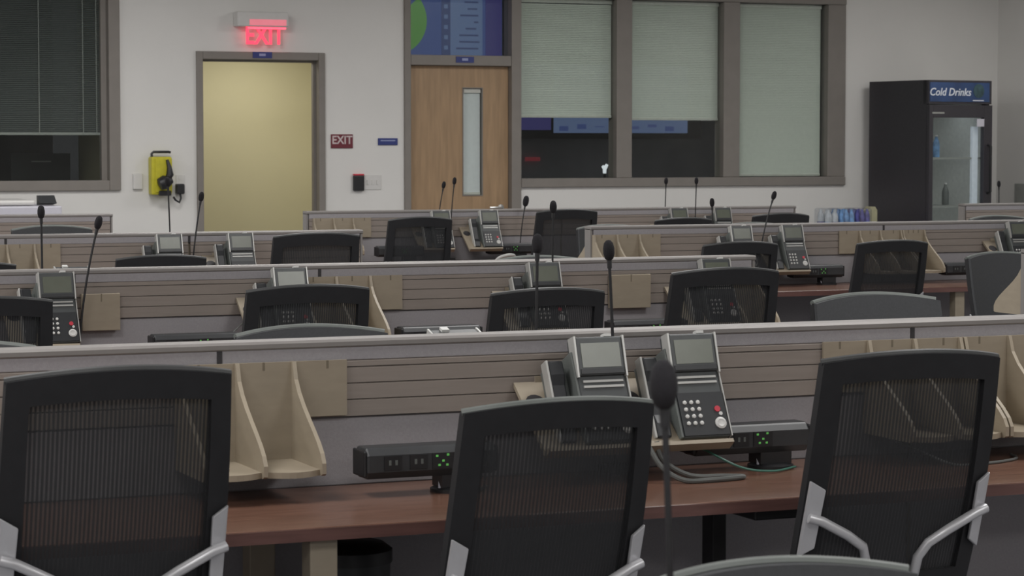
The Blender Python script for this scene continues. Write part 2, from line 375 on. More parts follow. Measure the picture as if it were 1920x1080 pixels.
# yellow lantern
t = thing('emergency_lantern', 'yellow emergency lantern with black handle and lamp hung on the wall', 'lantern', (5.262, W0, 1.142))
MB().box(-.087, .087, -.12, -.005, 0, .315).build('case', 'yellow_case', t, bevel=.014)
MB().box(-.058, .085, -.128, -.119, .02, .30).build('front_panel', 'yellow_case', t, bevel=.004)
MB().tube([(-.07, -.06, .30), (-.07, -.06, .34), (-.055, -.06, .355), (.075, -.06, .355), (.09, -.06, .35)], .011).build('handle', 'black_plastic', t)
hd = MB().lathe([(.02, -.06), (.05, -.05), (.06, 0), (.045, .03), (.03, .06)], (.015, -.165, .105), 14, Matrix.Rotation(1.2, 3, 'Y')).build('lamp_head', 'black_plastic', t)
MB().tube([(.03, -.15, .11), (.06, -.155, .17), (.055, -.15, .23), (.04, -.14, .29)], [.022, .032, .02, .012]).build('grip', 'black_plastic', hd)
MB().box(-.03, .075, -.14, -.10, -.008, .035).build('base_clip', 'black_plastic', t, bevel=.006)
t = thing('plug_adapter', 'black plug adapter with dangling lead beside the yellow lantern', 'adapter', (5.435, W0 - .011, 1.19))
MB().box(-.035, .035, -.065, 0, -.045, .04).build('body', 'black_plastic', t, bevel=.01)
MB().tube([(.0, -.04, -.045), (.005, -.045, -.08), (-.01, -.05, -.115), (-.045, -.06, -.095), (-.065, -.07, -.07)], .009).build('lead', 'black_plastic', t)

# ---- glowing panel added behind the transom glass, standing in for a screen reflection
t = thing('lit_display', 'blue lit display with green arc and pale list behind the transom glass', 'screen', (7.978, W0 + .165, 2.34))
MB().box(-.46, .46, 0, .03, 0, .50).build('panel', 'reflect_blue', t)
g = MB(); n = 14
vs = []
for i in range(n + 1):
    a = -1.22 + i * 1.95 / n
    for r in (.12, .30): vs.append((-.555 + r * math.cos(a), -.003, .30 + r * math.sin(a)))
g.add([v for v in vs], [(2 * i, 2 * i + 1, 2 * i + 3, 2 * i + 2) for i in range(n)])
g.build('green_arc', 'reflect_green', t)
MB().box(-.12, .27, -.004, 0, 0, .50).build('pale_column', 'reflect_pale', t)
MB().box(-.12, -.035, -.007, -.003, 0, .50).build('icon_column', 'reflect_text', t)
MB().box(.30, .455, -.004, 0, 0, .50).build('violet_band', 'reflect_violet', t)
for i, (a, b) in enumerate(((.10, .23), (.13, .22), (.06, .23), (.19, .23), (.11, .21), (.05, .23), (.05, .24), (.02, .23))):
    MB().box(a, b, -.007, -.003, .46 - i * .058, .475 - i * .058).build('text_line', 'reflect_text', t)
for i in range(5): MB().box(-.095, -.06, -.010, -.006, .05 + i * .09, .085 + i * .09).build('icon', 'reflect_pale', t)

# ---- glowing things added behind the three-light window, standing in for reflections in its glass
t = thing('window_reflection', 'wide blue lit monitor on the dark room wall behind the blinds', 'screen', (10.78, 22.88, 1.66))
MB().box(-1.15, 1.02, -.05, 0, -.05, .75).build('casing', 'black_plastic', t)
MB().box(-.66, .06, -.056, -.049, .01, .70).build('reflect_left', 'reflect_pale', t)
MB().box(.09, .86, -.056, -.049, .01, .70).build('reflect_right', 'reflect_pale', t)
MB().box(-1.08, -.69, -.056, -.049, .04, .70).build('reflect_edge', 'reflect_violet', t)
for i in range(7):
    x = -.60 + i * .2
    MB().box(x, x + .10, -.06, -.055, .03 + .02 * (i % 3), .08 + .02 * (i % 2)).build('tile', 'reflect_blue', t)
t = thing('red_reflection', 'small red glowing strip on the dark wall behind the window', 'sign', (9.905, 22.88, 1.405))  # glow added for an exit sign mirrored in the window
MB().box(-.08, .08, -.02, 0, -.02, .02).build('case', 'reflect_red', t); MB().box(-.03, .03, -.024, -.018, .0, .008).build('mark', 'reflect_red', t)
t = thing('lamp_reflection', 'tiny white glowing mark added behind the window, standing in for a reflected lamp', 'reflection stand-in', (10.585, 22.6, 0.05))  # stand and glowing mark added for a lamp mirrored in the window
MB().lathe([(.12, -.05), (.12, -.03), (.015, .04), (.012, 1.22)], n=12).build('stand', 'black_plastic', t)
MB().tube([(0, 0, 1.21), (0.0, 0, 1.25), (.012, 0, 1.275), (.028, 0, 1.30)], [.018, .02, .02, .016], 8).build('glow_mark', 'glint_white', t)
MB().tube([(0, 0, 1.255), (-.022, 0, 1.285)], [.018, .016], 8).build('glow_mark', 'glint_white', t)
# ---- things in the dark office behind the wide window
t = thing('storage_cabinet', 'dark grey-green cabinet standing behind the wide slatted window', 'cabinet', (3.75, 21.7, 0))
MB().box(-.5, .42, 0, .45, 0, 1.75).build('body', 'dark_green_panel', t)
MB().box(-.03, .40, -.02, 0, .05, 1.72).build('door', 'dark_green_panel', t); MB().box(-.48, -.05, -.02, 0, .05, 1.72).build('door', 'dark_green_panel', t)
t = thing('desk_monitor', 'dark switched-off monitor behind the wide slatted window', 'monitor', (4.55, 21.3, 0))
MB().box(-.3, .3, -.3, .3, 0, 1.05).build('stand_cabinet', 'black_plastic', t); MB().box(-.26, .26, -.03, .0, 1.15, 1.48).build('screen', 'charcoal_plastic', t)
MB().box(-.03, .03, -.03, .03, 1.05, 1.2).build('neck', 'black_plastic', t); MB().box(-.08, .09, -.036, -.03, 1.405, 1.415).build('strip', 'rail_grey', t)

# ---- drinks cooler
CA = math.radians(7.5)
t = thing('drinks_cooler', 'black glass-door drinks cooler with blue header reading Cold Drinks', 'refrigerator', (12.15, 19.07, 0), CA)
WC, DC, HC = .745, .82, 2.14
body = MB().box(0, .035, 0, DC, .1, HC).box(WC - .035, WC, 0, DC, .1, HC).box(.035, WC - .035, DC - .04, DC, .1, HC).box(.035, WC - .035, .05, DC - .04, 1.93, HC).box(.035, WC - .035, .05, DC - .04, .1, .32)
body.build('cabinet', 'cooler_black', t)
MB().box(.05, WC - .05, .06, DC, 0, .1).build('plinth', 'black_plastic', t)
ins = MB().box(.036, .05, .06, DC - .042, .32, 1.93).box(WC - .05, WC - .036, .06, DC - .042, .32, 1.93).box(.05, WC - .05, DC - .06, DC - .042, .32, 1.93)
ins.build('liner', 'cooler_inside', t)
hdr = MB().box(.0, WC, -.03, .05, 1.925, HC).build('header_box', 'cooler_black', t)
MB().box(.012, WC - .03, -.036, -.029, 1.945, HC - .02).build('header_panel', 'cooler_blue', hdr)
text_mesh('lettering', 'Cold Drinks', .098, 'cooler_text', hdr, (.245, -.038, 2.03), shear=.22, bold=.001)
MB().lathe([(.065, 0), (.065, .003)], (.585, -.036, 2.045), 16, Matrix.Rotation(PI / 2, 3, 'X')).build('emblem', 'cooler_emblem', hdr)
MB().box(WC - .23, WC - .10, -.0385, -.035, 1.953, 1.962).build('small_print', 'cooler_text', hdr)
dr = MB().box(0, .045, -.045, 0, .18, 1.915).box(WC - .10, WC, -.045, 0, .18, 1.915).box(.045, WC - .10, -.045, 0, 1.80, 1.915).box(.045, WC - .10, -.045, 0, .18, .30).build('door', 'cooler_black', t, bevel=.004)
MB().box(.045, WC - .10, -.03, -.02, .30, 1.80).build('glass', 'cooler_glass', dr)
MB().box(WC - .185, WC - .10, -.048, -.040, 1.72, 1.79).build('sticker', 'pale_lilac_plastic', dr)
MB().box(.03, .17, -.049, -.045, 1.835, 1.85).build('badge', 'rail_grey', dr)
MB().tube([(WC - .05, -.045, 1.55), (WC - .05, -.085, 1.54), (WC - .05, -.085, 1.12), (WC - .05, -.045, 1.11)], .012).build('handle', 'black_plastic', dr)
MB().box(WC - .18, WC - .115, .02, .05, .34, 1.72).build('lamp_strip', 'cooler_glow', t)
for z in (.62, .98, 1.42):
    sh = MB().box(.055, WC - .055, .03, .05, z, z + .018)
    for i in range(9): sh.box(.055, WC - .055, .08 + i * .07, .086 + i * .07, z, z + .008)
    sh.build('shelf', 'rail_grey', t)
def bottle(loc, m, label, r=.032, h=.2):
    t = thing('drink_bottle', label, 'bottle', loc, 0, 'bottles inside the cooler')
    MB().lathe([(r * .9, 0), (r, .01), (r, h * .6), (r * .75, h * .75), (r * .4, h * .88), (r * .4, h * .95)], n=12).build('body', m, t)
    MB().lathe([(r * .45, h * .95), (r * .45, h), (r * .3, h + .004)], n=12).build('cap', 'white_plastic', t)
R = Matrix.Rotation(CA, 3, 'Z')
p = R @ Vector((.37, .30, 0)); area('cooler_glow', (12.15 + p.x, 19.07 + p.y, 1.92), .5, .3, 0.5, (.9, .97, 1))  # added unseen light that brightens the cooler interior
for x, y, z, m, lb in ((.17, .16, .998, 'water_clear', 'clear bottle on the middle cooler shelf'), (.42, .22, .998, 'phone_side', 'dark bottle on the middle shelf of the drinks cooler'),
                       (.30, .18, .638, 'water_clear', 'clear bottle on the lowest cooler shelf, away from the handle'), (.38, .18, .638, 'water_clear', 'clear bottle on the lowest cooler shelf, nearer the door handle'),
                       (.33, .25, 1.438, 'water_blue', 'bluish bottle on the top shelf of the drinks cooler')):
    p = R @ Vector((x, y, 0)); bottle((12.15 + p.x, 19.07 + p.y, z), m, lb)

# ---- low table with wrapped bottle packs beside the cooler
t = thing('side_table', 'low white side table by the wall holding wrapped bottle packs', 'table', (11.60, 19.5, 0))
MB().box(-.42, .38, -.3, .3, .72, .75).build('top', 'white_plastic', t, bevel=.004)
for sx in (-.38, .34):
    for sy in (-.26, .26): MB().box(sx - .02, sx + .02, sy - .02, sy + .02, 0, .72).build('leg', 'steel', t)
def pack(x0, x1, m, lab, nx):
    t = thing('bottle_pack', lab, 'bottle pack', ((x0 + x1) / 2, 19.5, .751), 0, 'shrink-wrapped bottle packs by the cooler')
    h = (x1 - x0) / 2; r = h / nx
    MB().box(-h, h, -.13, .13, 0, .012).build('tray', 'pale_lilac_plastic', t)
    MB().box(-h + .001, h - .001, -.135, .135, .012, .225).build('wrap', 'wrap_film', t, bevel=.02)
    for i in range(nx):
        for j in range(2):
            b = MB().lathe([(r * .92, .012), (r * .98, .03), (r * .98, .14), (r * .8, .175), (r * .45, .195), (r * .45, .215)], (-h + r * (2 * i + 1), -.08 + j * .14, 0), 10).build('bottle', m, t)
            MB().lathe([(r * .99, .05), (r * 1.0, .052), (r * 1.0, .10), (r * .99, .102)], (-h + r * (2 * i + 1), -.08 + j * .14, 0), 10).build('label_band', 'water_violet' if (i + j) % 2 else 'water_blue', b)
pack(11.31, 11.44, 'water_clear', 'wrapped pack of clear bottles at the end away from the cooler', 2)
pack(11.445, 11.61, 'water_blue', 'wrapped pack of bright blue bottles between two other packs', 3)
pack(11.615, 11.775, 'water_violet', 'wrapped pack of dark violet bottles beside the cream carton', 3)
t = thing('cream_carton', 'small cream carton standing against the cooler side', 'carton', (11.832, 19.5, .751))
MB().box(-.045, .045, -.05, .05, 0, .2).build('box', 'cream_box', t, bevel=.004); MB().prism([(-.045, .2), (.045, .2), (.02, .235), (-.02, .235)], 'y', -.05, .05).build('gable', 'cream_box', t)
MB().box(-.035, .03, -.052, -.05, .06, .10).build('print_band', 'white_plastic', t)
# ---- grey wall phone box on the side wall
t = thing('wall_cabinet', 'grey box fixed to the side wall beyond the cooler', 'wall box', (XR, 19.45, .95))
MB().box(-.14, 0, -.35, .05, 0, .24).build('case', 'rail_grey', t, bevel=.008); MB().box(-.15, -.14, -.33, .03, .02, .22).build('door', 'rail_grey', t)
# ---- copier
t = thing('copier', 'white office copier with a dark control panel standing under the wide window', 'copier', (3.7, 19.2, 0))
MB().box(-.55, .42, -.3, .35, .08, .92).build('body', 'white_plastic', t, bevel=.01)
MB().box(-.55, .50, -.33, .35, .93, 1.085).build('scanner', 'pale_lilac_plastic', t, bevel=.012)
MB().box(-.55, .30, -.30, .35, 1.09, 1.13).build('lid', 'white_plastic', t, bevel=.015)
MB().prism([(-.33, 1.105), (-.20, 1.09), (-.20, 1.165), (-.24, 1.165)], 'x', .33, .46).build('control_panel', 'charcoal_plastic', t)
for z in (.15, .40, .65): MB().box(-.50, .38, -.312, -.3, z, z + .22).build('paper_drawer', 'white_plastic', t, bevel=.004)
for sx in (-.45, .32):
    for sy in (-.22, .27): MB().lathe([(.04, 0), (.04, .08)], (sx, sy, 0), 10).build('caster', 'black_plastic', t)
MB().box(.39, .42, -.335, -.328, .97, .995).build('highlight_dot', 'glint_white', t)  # glowing dot stands in for a highlight on the scanner front

# ================================================================== DESK ROWS
ROW = [5.67, 9.19, 12.71, 16.23]      # partition faces turned away from the exit wall
PT = 0.07                             # partition thickness
DT = 0.61                             # worktop depth
ZD = 0.74                             # worktop height
ZC = 1.083                            # underside of the metal cap
SLATS = [(1.032, 1.047), (.992, 1.030), (.952, .990), (.910, .950)]
SLAT_MESH = {}
def partition(label, y, joints, open_left=True, open_right=True):
    x0, x1 = joints[0], joints[-1]
    t = thing('desk_partition', label, 'partition', (x0, y, 0), 0, 'desk row partitions')
    for a, b in zip(joints[:-1], joints[1:]):
        L = b - a - .012; ox = a - x0 + .006
        MB().box(0, L, .006, PT - .006, .06, ZC).build('core_panel', 'fabric_lilac', t, (ox, 0, 0))
        MB().box(0, L, -.009, .006, 1.0475, ZC - .004).build('fabric_band', 'fabric_lilac', t, (ox, 0, 0), bevel=.002)
        MB().box(0, L, .001, .006, ZD, .905).build('fabric_panel', 'fabric_lilac', t, (ox, 0, 0), bevel=.002)
        for q, (z0, z1) in enumerate(SLATS):
            key = (round(L, 3), q)
            if key not in SLAT_MESH:
                h = z1 - z0
                m = MB().prism([(-.010, z0), (-.010, z1 - .003), (-.006, z1), (.006, z1), (.006, z0)], 'x', 0, L)
                SLAT_MESH[key] = m.mesh('slat', 'slat_beige')
            o = bpy.data.objects.new('slat', SLAT_MESH[key]); COL.objects.link(o); o.parent = t; o.location = (ox, 0, 0)
        MB().box(0, L, PT - .006, PT, .06, ZC).build('rear_panel', 'fabric_lilac', t, (ox, 0, 0))
    for j in joints[1:-1]:
        MB().box(j - x0 - .006, j - x0 + .006, -.0105, PT, 1.045, ZC - .003).build('joint_clip', 'joint_dark', t)
        MB().box(j - x0 - .006, j - x0 + .006, .001, PT - .001, .06, 1.04).build('joint_strip', 'sorter_slot', t)
    for j, s_ in ((x0, 1), (x1, -1)):
        MB().box(min(j, j - s_ * .012) - x0, max(j, j - s_ * .012) - x0, -.004, PT + .004, .0, ZC).build('end_trim', 'cap_metal', t)
    MB().prism([(-.009, ZC - .004), (-.013, ZC), (-.013, ZC + .010), (-.007, ZC + .016), (PT + .002, ZC + .016), (PT + .007, ZC + .010), (PT + .007, ZC + .001), (PT + .002, ZC - .004)], 'x', -.012, x1 - x0 + .012).build('top_cap', 'cap_metal', t)
    for x in (.3, x1 - x0 - .3): MB().box(x - .03, x + .03, -.02, PT + .02, 0, .06).build('foot', 'charcoal_plastic', t)
    return t
def worktop(label, y, x0, x1, side, legs, tlegs=()):
    """side -1: in front of the partition face, +1: on the exit-wall side"""
    ya, yb = (y - DT, y - .003) if side < 0 else (y + PT + .003, y + PT + DT)
    t = thing('worktop', label, 'desk', (x0, ya, 0), 0, 'long cherry worktops')
    L = x1 - x0; D = yb - ya
    MB().box(0, L, .0, D, ZD - .028, ZD).build('top', 'cherry_top', t, bevel=.004)
    fy = -.002 if side < 0 else D
    MB().box(0, L, fy, fy + .002, ZD - .030, ZD - .003).build('edge_band', 'cherry_edge', t)
    for lx in legs:
        for la, lb in ((.03, .09), (D - .12, D - .06)): MB().box(lx - x0 - .032, lx - x0 + .032, la, lb, 0, ZD - .028).build('leg', 'tan_laminate', t, bevel=.003)
    for lx in tlegs:
        a = lx - x0
        MB().box(a - .02, a + .02, .38, .44, .03, ZD - .06).box(a - .075, a + .075, .06, D - .08, ZD - .062, ZD - .028).box(a - .03, a + .03, .34, D - .02, 0, .035).build('t_leg', 'black_plastic', t, bevel=.004)
    return t
RN = {0: 'fourth row from exit wall', 1: 'third row from exit wall', 2: 'second row from exit wall', 3: 'row nearest exit wall', -1: 'fifth row from exit wall'}
J1 = [-.298, 1.636, 3.570, 5.504]; J2 = [1.13, 2.085, 3.063, 4.996]; J2R = [6.42, 8.35]
J3 = [1.60, 2.531, 3.508, 4.475]; J3R = [5.875, 7.80, 9.73]
J4 = [2.0, 3.94]; J4M = [5.33, 7.255, 9.18]; J4R = [10.70, 12.63]
partition('long lilac-grey slatted partition forming the ' + RN[0], ROW[0], J1)
partition('lilac-grey slatted partition before the aisle, ' + RN[1], ROW[1], J2)
partition('lilac-grey partition across the aisle, ' + RN[1], ROW[1], J2R)
partition('slatted partition facing the open doorway, ' + RN[2], ROW[2], J3)
partition('slatted partition in line with the bottle packs, ' + RN[2], ROW[2], J3R)
partition('short partition standing before the white copier, ' + RN[3], ROW[3], J4)
partition('slatted partition standing before the wooden door, ' + RN[3], ROW[3], J4M)
partition('short partition standing before the drinks cooler, ' + RN[3], ROW[3], J4R)
partition('low partition with a pair of microphones, ' + RN[-1], 2.15, [.2, 2.135, 3.6])
WL = 'reddish-brown worktop '
worktop(WL + 'with tan leg and black T leg, ' + RN[0], ROW[0], J1[0], J1[-1], -1, (-.2, 1.705, 5.4), (2.87, .3))
worktop(WL + 'exit side, ' + RN[0], ROW[0], J1[0], J1[-1], 1, (-.2, 1.705, 3.57, 5.4))
worktop(WL + 'on the slatted side, ' + RN[1], ROW[1], J2[0], J2[-1], -1, (1.2, 3.063, 4.93))
worktop(WL + 'on the exit side of the ' + RN[1], ROW[1], J2[0], J2[-1], 1, (1.2, 3.063, 4.93))
worktop(WL + 'beside the aisle on the exit side, ' + RN[1], ROW[1], J2R[0], J2R[-1], 1, (6.46, 8.25))
worktop(WL + 'facing the open doorway, ' + RN[2], ROW[2], J3[0], J3[-1], -1, (1.7, 2.531, 4.40))
worktop(WL + 'behind the doorway-facing partition, ' + RN[2], ROW[2], J3[0], J3[-1], 1, (1.7, 2.531, 4.40))
worktop(WL + 'with slim tan leg near the joint, ' + RN[2], ROW[2], J3R[0], J3R[-1], -1, (5.95, 7.97, 9.65))
worktop(WL + 'in line with bottle packs, exit side, ' + RN[2], ROW[2], J3R[0], J3R[-1], 1, (5.95, 7.97, 9.65))
worktop(WL + 'before the copier, ' + RN[3], ROW[3], J4[0], J4[-1], -1, (2.1, 3.86))
worktop(WL + 'before the wooden door, ' + RN[3], ROW[3], J4M[0], J4M[-1], -1, (5.41, 7.25, 9.10))
worktop(WL + 'on the wooden door side, ' + RN[3], ROW[3], J4M[0], J4M[-1], 1, (5.41, 7.25, 9.10))
worktop(WL + 'before the drinks cooler, ' + RN[3], ROW[3], J4R[0], J4R[-1], 1, (10.78, 12.55))
worktop(WL + 'carrying two microphones, ' + RN[-1], 2.15, .2, 3.6, 1, (.3, 2.135, 3.5))

# ------------------------------------------------------------------ tan sorters hung on the slats
def divider_profile(d0=.03, d1=.255, z0=.80, z1=1.05):
    pts = [(-.004, z0), (-.004, z1), (-d0, z1)]
    for i in range(1, 9):
        s = i / 8
        e = (3 * s * s - 2 * s ** 3)
        pts.append((-(d0 + (d1 - d0) * (0.25 * s + .75 * e) * 1.0), z1 - (z1 - z0 - .03) * s ** .8))
    pts.append((-d1, z0 + .005)); pts.append((-d1 + .01, z0))
    return pts
def sorter(name, divs, plate, cat='paper sorter'):
    t = thing(name, '', cat, (0, 0, 0), 0, 'tan laminate sorters')
    pm = MB().box(plate[0], plate[1], -.022, -.0145, .914, 1.05)
    pm.box(divs[0], divs[-1], -.022, -.0145, .80, .914)
    pm.build('back_plate', 'tan_laminate', t)
    for d in divs: MB().prism(divider_profile(), 'x', d - .005, d + .005).build('divider', 'tan_laminate', t)
    for a, b in zip(divs[:-1], divs[1:]):
        n = 8; poly = [(a + .005, -.022), (b - .005, -.022)]
        for i in range(n + 1):
            s = i / n; poly.append((b - .005 + (a - b + .01) * s, -.235 - .030 * math.sin(PI * s)))
        MB().prism(poly, 'z', .80, .814).build('floor_plate', 'tan_laminate', t)
    for x in (plate[0] + .05, plate[1] - .05, (plate[0] + plate[1]) / 2): MB().box(x - .003, x + .003, -.0225, -.0215, 1.03, 1.05).build('hook_slot', 'sorter_slot', t)
    return t
sa = sorter('paper_sorter', (-.21, -.066, .076), (-.21, .213)); sc = sorter('paper_sorter', (-.076, .066, .21), (-.213, .21)); sb = sorter('paper_sorter', (-.075, .075), (-.085, .085))
def place(proto, used, x, y, rz, label, group=None, z=0.0, lift=0.0, fixed=()):
    if not used[0]:
        used[0] = True; proto.location = (x, y, z); proto.rotation_euler = (0, 0, rz); proto['label'] = label
        if group: proto['group'] = group
        if lift:
            for ch in proto.children:
                if not any(ch.name.startswith(k) for k in fixed): ch.location.z += lift
            proto['lift0'] = lift
        return proto
    return dup(proto, (x, y, z), rz, label, group, lift - proto.get('lift0', 0.0), fixed)
ua, ub, usc = [False], [False], [False]
g = 'tan laminate sorters'
S = 'tan curved paper sorter '
for x, r, rz, lb in ((1.74, 0, 0, 'beside the black power bar, ' + RN[0]), (3.50, 0, 1, 'spanning the right-hand joint of the ' + RN[0]), (3.935, 0, 0, 'just past the joint of the ' + RN[0]),
                     (3.192, 1, 0, 'next to a joint with slats beyond, ' + RN[1]), (2.60, 2, 0, 'facing the doorway, ' + RN[2]),
                     (6.087, 2, 0, 'at the aisle end of the slats, ' + RN[2]), (7.70, 2, 1, 'over the joint near slim tan leg, ' + RN[2]),
                     (5.575, 3, 0, 'at the doorway end of the ' + RN[3])):
    place(sc if rz else sa, usc if rz else ua, x, ROW[r], 0, S + lb, g)   # rz 1: the mirrored pattern
S = 'narrow tan paper sorter '
for x, r, lb in ((4.915, 1, 'at the aisle end, ' + RN[1]), (8.0, 2, 'above the slim tan leg, ' + RN[2])):
    place(sb, ub, x, ROW[r], 0, S + lb, g)
for x, r, lb in ((J2R[0] + .085, 1, 'exit side, across the aisle, ' + RN[1]), (J3R[0] + .09, 2, 'exit side at the aisle, ' + RN[2]), (J4M[0] + .09, 3, 'exit side, doorway end, ' + RN[3])):
    place(sb, ub, x, ROW[r] + PT - .0145, PI, S + lb, g)
def flat_holder(x0, x1, z0, z1, y, label):
    t = thing('flat_holder', label, 'file holder', ((x0 + x1) / 2, y, z0), 0, 'flat tan holders')
    h = (x1 - x0) / 2
    MB().box(-h, h, -.045, -.038, 0, z1 - z0).build('front_plate', 'tan_laminate', t, bevel=.002)
    MB().box(-h, -h + .006, -.038, -.0145, 0, z1 - z0).build('side_plate', 'tan_laminate', t); MB().box(h - .006, h, -.038, -.0145, 0, z1 - z0).build('side_plate', 'tan_laminate', t)
    MB().box(-.002, .002, -.0465, -.0445, z1 - z0 - .03, z1 - z0).build('slot', 'sorter_slot', t)
flat_holder(2.110, 2.254, .866, 1.006, ROW[1], 'flat tan holder hung behind a microphone, ' + RN[1])
flat_holder(4.315, 4.497, .893, 1.032, ROW[1], 'flat tan holder hung between two chairs, ' + RN[1])

# ------------------------------------------------------------------ desk phones on tan trays
TILT = math.radians(64)
def phone_proto():
    t = thing('desk_phone', '', 'telephone', (0, 0, 0), 0, 'slate desk phones')
    Lf = .27
    # face frame: u right, v up the face, w out of the face
    ca, sa_ = math.cos(TILT), math.sin(TILT)
    M = Matrix(((1, 0, 0, 0), (0, ca, -sa_, -.215), (0, sa_, ca, .840), (0, 0, 0, 1)))
    def fb(name, m, mt, par=t, bevel=0.0): return m.xf(M).build(name, mt, par, bevel=bevel)
    body = fb('body', MB().box(-.030, .105, .0, Lf - .085, -.045, 0), 'phone_slate', bevel=.005)
    fb('lower_panel', MB().box(-.026, .101, .004, .118, -.001, .004), 'phone_dark', body)
    wd = MB().prism([(.0, .004), (.0, -.012), (.14, -.085), (Lf - .03, -.085), (Lf - .03, .004)], 'x', -.036, -.030)
    fb('side_wall', wd, 'phone_side', body, .002)
    fb('edge_trim', MB().box(.105, .108, .0, Lf - .06, -.028, .003), 'phone_silver', body)
    M2 = M @ Matrix.Translation((0, Lf - .095, 0)) @ Matrix.Rotation(math.radians(9), 4, 'X')
    d = MB().box(-.026, .102, 0, .098, -.045, .010).xf(M2).build('display_head', 'phone_slate', t, bevel=.004)
    MB().box(-.014, .092, .020, .082, .009, .0115).xf(M2).build('screen', 'lcd', d)
    MB().box(-.020, .098, .004, .016, .010, .0125).xf(M2).build('lower_bezel', 'phone_dark', d)
    MB().box(-.031, -.026, -.004, .100, -.024, .012).xf(M2).build('side_trim', 'phone_silver', d); MB().box(.102, .107, -.004, .100, -.024, .012).xf(M2).build('side_trim', 'phone_silver', d)
    MB().box(.055, .075, .0985, .106, -.012, .008).xf(M2).build('signal_lamp', 'key_white', d)
    for v in (.143, .157): fb('key_strip', MB().box(-.016, .094, v, v + .006, .0, .004), 'phone_silver', t)
    km = MB().lathe([(.0055, 0), (.0055, .004), (.004, .005)], n=8).mesh('key', 'key_white')
    Rm = Matrix.Rotation(TILT, 3, 'X').to_euler()
    def on(u, v, wv): return (M @ Vector((u, v, wv)))
    for i in range(3):
        for j in range(4):
            o = bpy.data.objects.new('key', km); COL.objects.link(o); o.parent = t; o.location = on(-.010 + i * .0185, .036 + j * .0185, .003); o.rotation_euler = Rm
    nd = bpy.data.objects.new('cursor_dial', MB().lathe([(.0155, 0), (.0155, .004), (.010, .006), (.008, .005)], n=16).mesh('cursor_dial', 'key_white')); COL.objects.link(nd); nd.parent = t; nd.location = on(.080, .034, .003); nd.rotation_euler = Rm
    for (u, v, r, mt, nm) in ((.078, .072, .008, 'led_red', 'message_lamp'), (.085, .059, .005, 'key_white', 'small_key')):
        o = bpy.data.objects.new(nm, MB().lathe([(r, 0), (r, .004)], n=10).mesh(nm, mt)); COL.objects.link(o); o.parent = t; o.location = on(u, v, .003); o.rotation_euler = Rm
    # handset lying in its cradle on the left side
    h = MB().prism([(-.004, .012), (.020, .012), (.022, .05), (.012, .075), (.012, .165), (.022, .19), (.020, .228), (-.004, .228), (-.010, .19), (-.012, .12), (-.010, .05)], 'x', -.094, -.054)
    h.v = [(p[0], p[2] - .004, p[1] - .030) for p in h.v]
    hs = h.xf(M).build('handset', 'phone_dark', t, bevel=.005)
    fb('handset_shell', MB().box(-.101, -.094, .008, .226, -.045, -.010), 'phone_silver', hs, .003)
    cr = MB().prism([(.004, -.042), (.06, -.050), (.12, -.075), (.215, -.075), (.215, -.042)], 'x', -.092, -.036)
    fb('cradle', cr, 'phone_side', t, .003)
    st = MB().prism([(-.20, .845), (-.10, 1.035), (-.055, 1.01), (-.085, .930), (-.16, .870)], 'x', -.02, .095).build('stand', 'charcoal_plastic', t)
    return t
def tray_proto():
    t = thing('phone_tray', '', 'phone tray', (0, 0, 0), 0, 'tan phone trays')
    MB().prism([(-.016, .963), (-.016, .976), (-.215, .824), (-.234, .836), (-.240, .828), (-.215, .808)], 'x', -.148, .100).build('plate', 'tan_laminate', t)
    MB().box(-.09, .09, -.018, -.0145, .94, .99).build('hook_rail', 'tan_laminate', t)
    q = Matrix.Rotation(math.atan2(.152, .199), 3, 'X')
    MB().lathe([(.026, -.002), (.026, .0015)], (-.112, -.075, .931), 14, q).build('cable_hole', 'joint_dark', t)
    return t
ph, tr = phone_proto(), tray_proto(); up, ut = [False], [False]
PH = [(2.545, 0, 'half hidden by a chair, '), (2.805, 0, 'with red lamp and looped cord, '), (1.955, 1, 'beside a chair corner, '), (2.867, 1, 'peeking over a chair, '), (3.941, 1, 'between two microphones, '), (4.721, 1, 'behind chair mesh at the aisle, '),
      (3.33, 2, 'facing the doorway, joint side, '), (3.72, 2, 'facing the doorway beside a microphone, '), (6.732, 2, 'above a chair near the aisle, '), (7.071, 2, 'with keypad clear of the chair, '), (8.645, 2, 'beyond the slim tan leg, '),
      (6.235, 3, 'seen through chair mesh, '), (6.60, 3, 'beside a white loop of cable, '), (8.11, 3, 'nearer the joint before the window, '), (8.47, 3, 'at the end toward the bottle packs, ')]
PHONES, BARS = [], []
for x, r, lb in PH:
    PHONES.append(place(ph, up, x, ROW[r], 0, 'slate desk phone ' + lb + RN[r], 'slate desk phones'))
    place(tr, ut, x, ROW[r], 0, 'tan tray under the phone ' + lb + RN[r], 'tan phone trays')
for x, r, lb in ((2.345, 0, 'with top edge over the cap, exit side, '), (2.155, 1, 'with top edge over the cap, exit side, ')):
    place(ph, up, x, ROW[r] + PT - .015, PI, 'slate desk phone ' + lb + RN[r], 'slate desk phones', z=.006)
    place(tr, ut, x, ROW[r] + PT - .0145, PI, 'tan phone tray, exit side, ' + RN[r], 'tan phone trays', z=.012)

